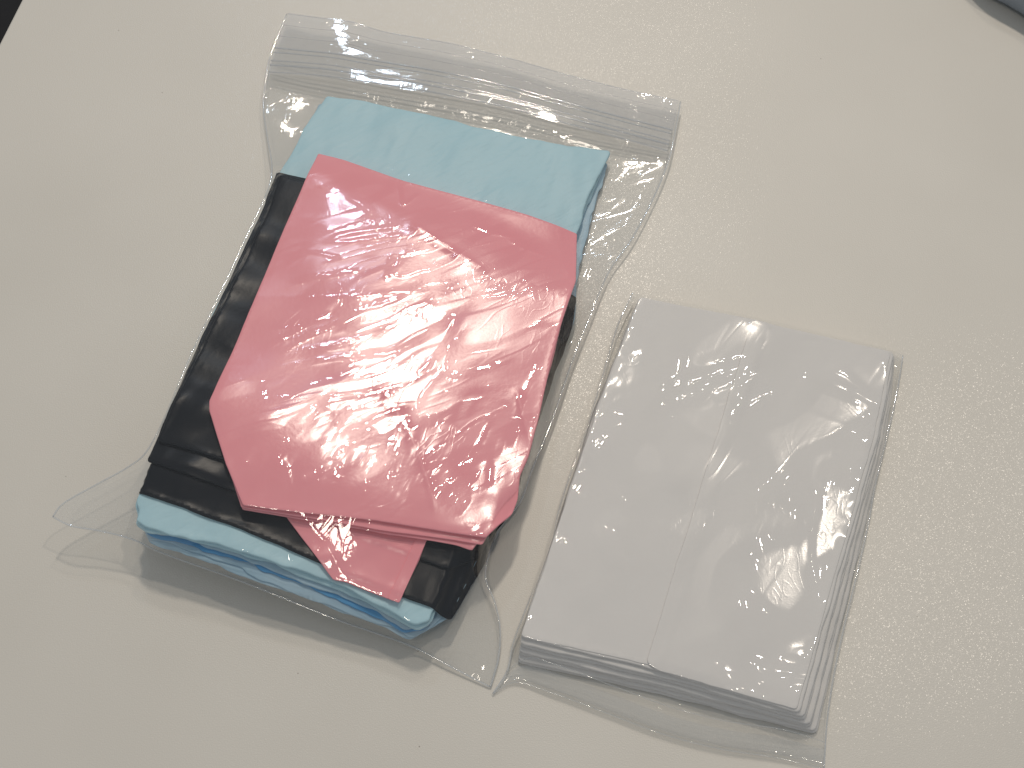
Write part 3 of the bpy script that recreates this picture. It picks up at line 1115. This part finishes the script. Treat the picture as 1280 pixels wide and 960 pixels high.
ww = ww + fold_field(X, Y, .017, WFOLDS, .22, .0010, 5)
low_zone = np.clip(1 - vv / .10, 0, 1)
ww = ww + low_zone * .5 * aniso(X, Y, -.25, .02, .004, 78, .005)
Zw2 = Zs + ww * MM * rim
lo2 = sample(np.maximum(blur(Hw, 1, 2), np.where(Hw > .004, Hw - .0004, 0)), X, Y)
Zw2 = np.maximum(Zw2, np.where(lo2 > .0005, lo2 + .00025, .0009))
Gwf = np.dstack([X, Y, Zw2])
wp = thing('plastic_wrapper', 'small clear sealed plastic wrapper holding the white folded bag, right of the zip bag', 'wrapper', (*P(880, 640, 0), 0))
stick = (lo2 > .004) * np.clip(1 - fold_field(X, Y, .017, WFOLDS, 1.5, .0014, 5), 0, 1) * np.clip(.25 + 1.1 * aniso(X, Y, .7, .03, .014, 83, .014), 0, .8)
grid_obj('front_film', Gwf, M_wrap, wp, stick)
Zb2 = np.maximum(np.minimum(Zs * .12, .0006), .0005)
Zb2 = np.where(rim < .02, Zw2 - .0002, Zb2)
Zb2 = np.where(inside(X, Y, pts([(642, 826), (1012, 922), (1120, 441), (797, 371)], 0)), .00045, Zb2)
Zb2 = np.minimum(Zb2, Zw2 - .0003)
# the first sheets of the stack lie right on it
grid_obj('back_film', np.dstack([X, Y, np.minimum(Zb2, .00008) + .00004])[::3, ::3] if False else np.dstack([X, Y, np.where(rim < .05, Zb2, np.minimum(Zb2, .0001))])[::3, ::3], M_wrapb, wp)
for arr in (Gwf[:, 0], Gwf[:, -1]):
    tube('side_seam', arr[::3].copy(), .0004, M_weld, wp, .6)
ss = grid_obj('bottom_seal', Gwf[2:16:2] + np.array([0, 0, .0004]), M_seal, wp)
tube('bottom_seam', Gwf[0][::3].copy(), .0004, M_seal, wp, .6)
tube('seal_weld', (Gwf[20] + np.array([0, 0, .0002]))[::2].copy(), .0003, M_seal, wp, .6)

# ------------------------------------------------------------------ object cut by the top right corner of the frame
gb = thing('storage_pouch', 'blue-grey plastic pouch whose edge shows in the top right corner', 'pouch', (*P(1330, -60, 0), 0))
gp = pts([(1185, -40), (1218, -2), (1262, 22), (1330, 66), (1420, 100), (1500, -60), (1350, -160)], 0)
lay_sheet('body', gp, 34.0, M_grey, gb, wr=wr_soft(.8, .05, .03, .3, 90), grid=.004, rnd=.01, edge=12)
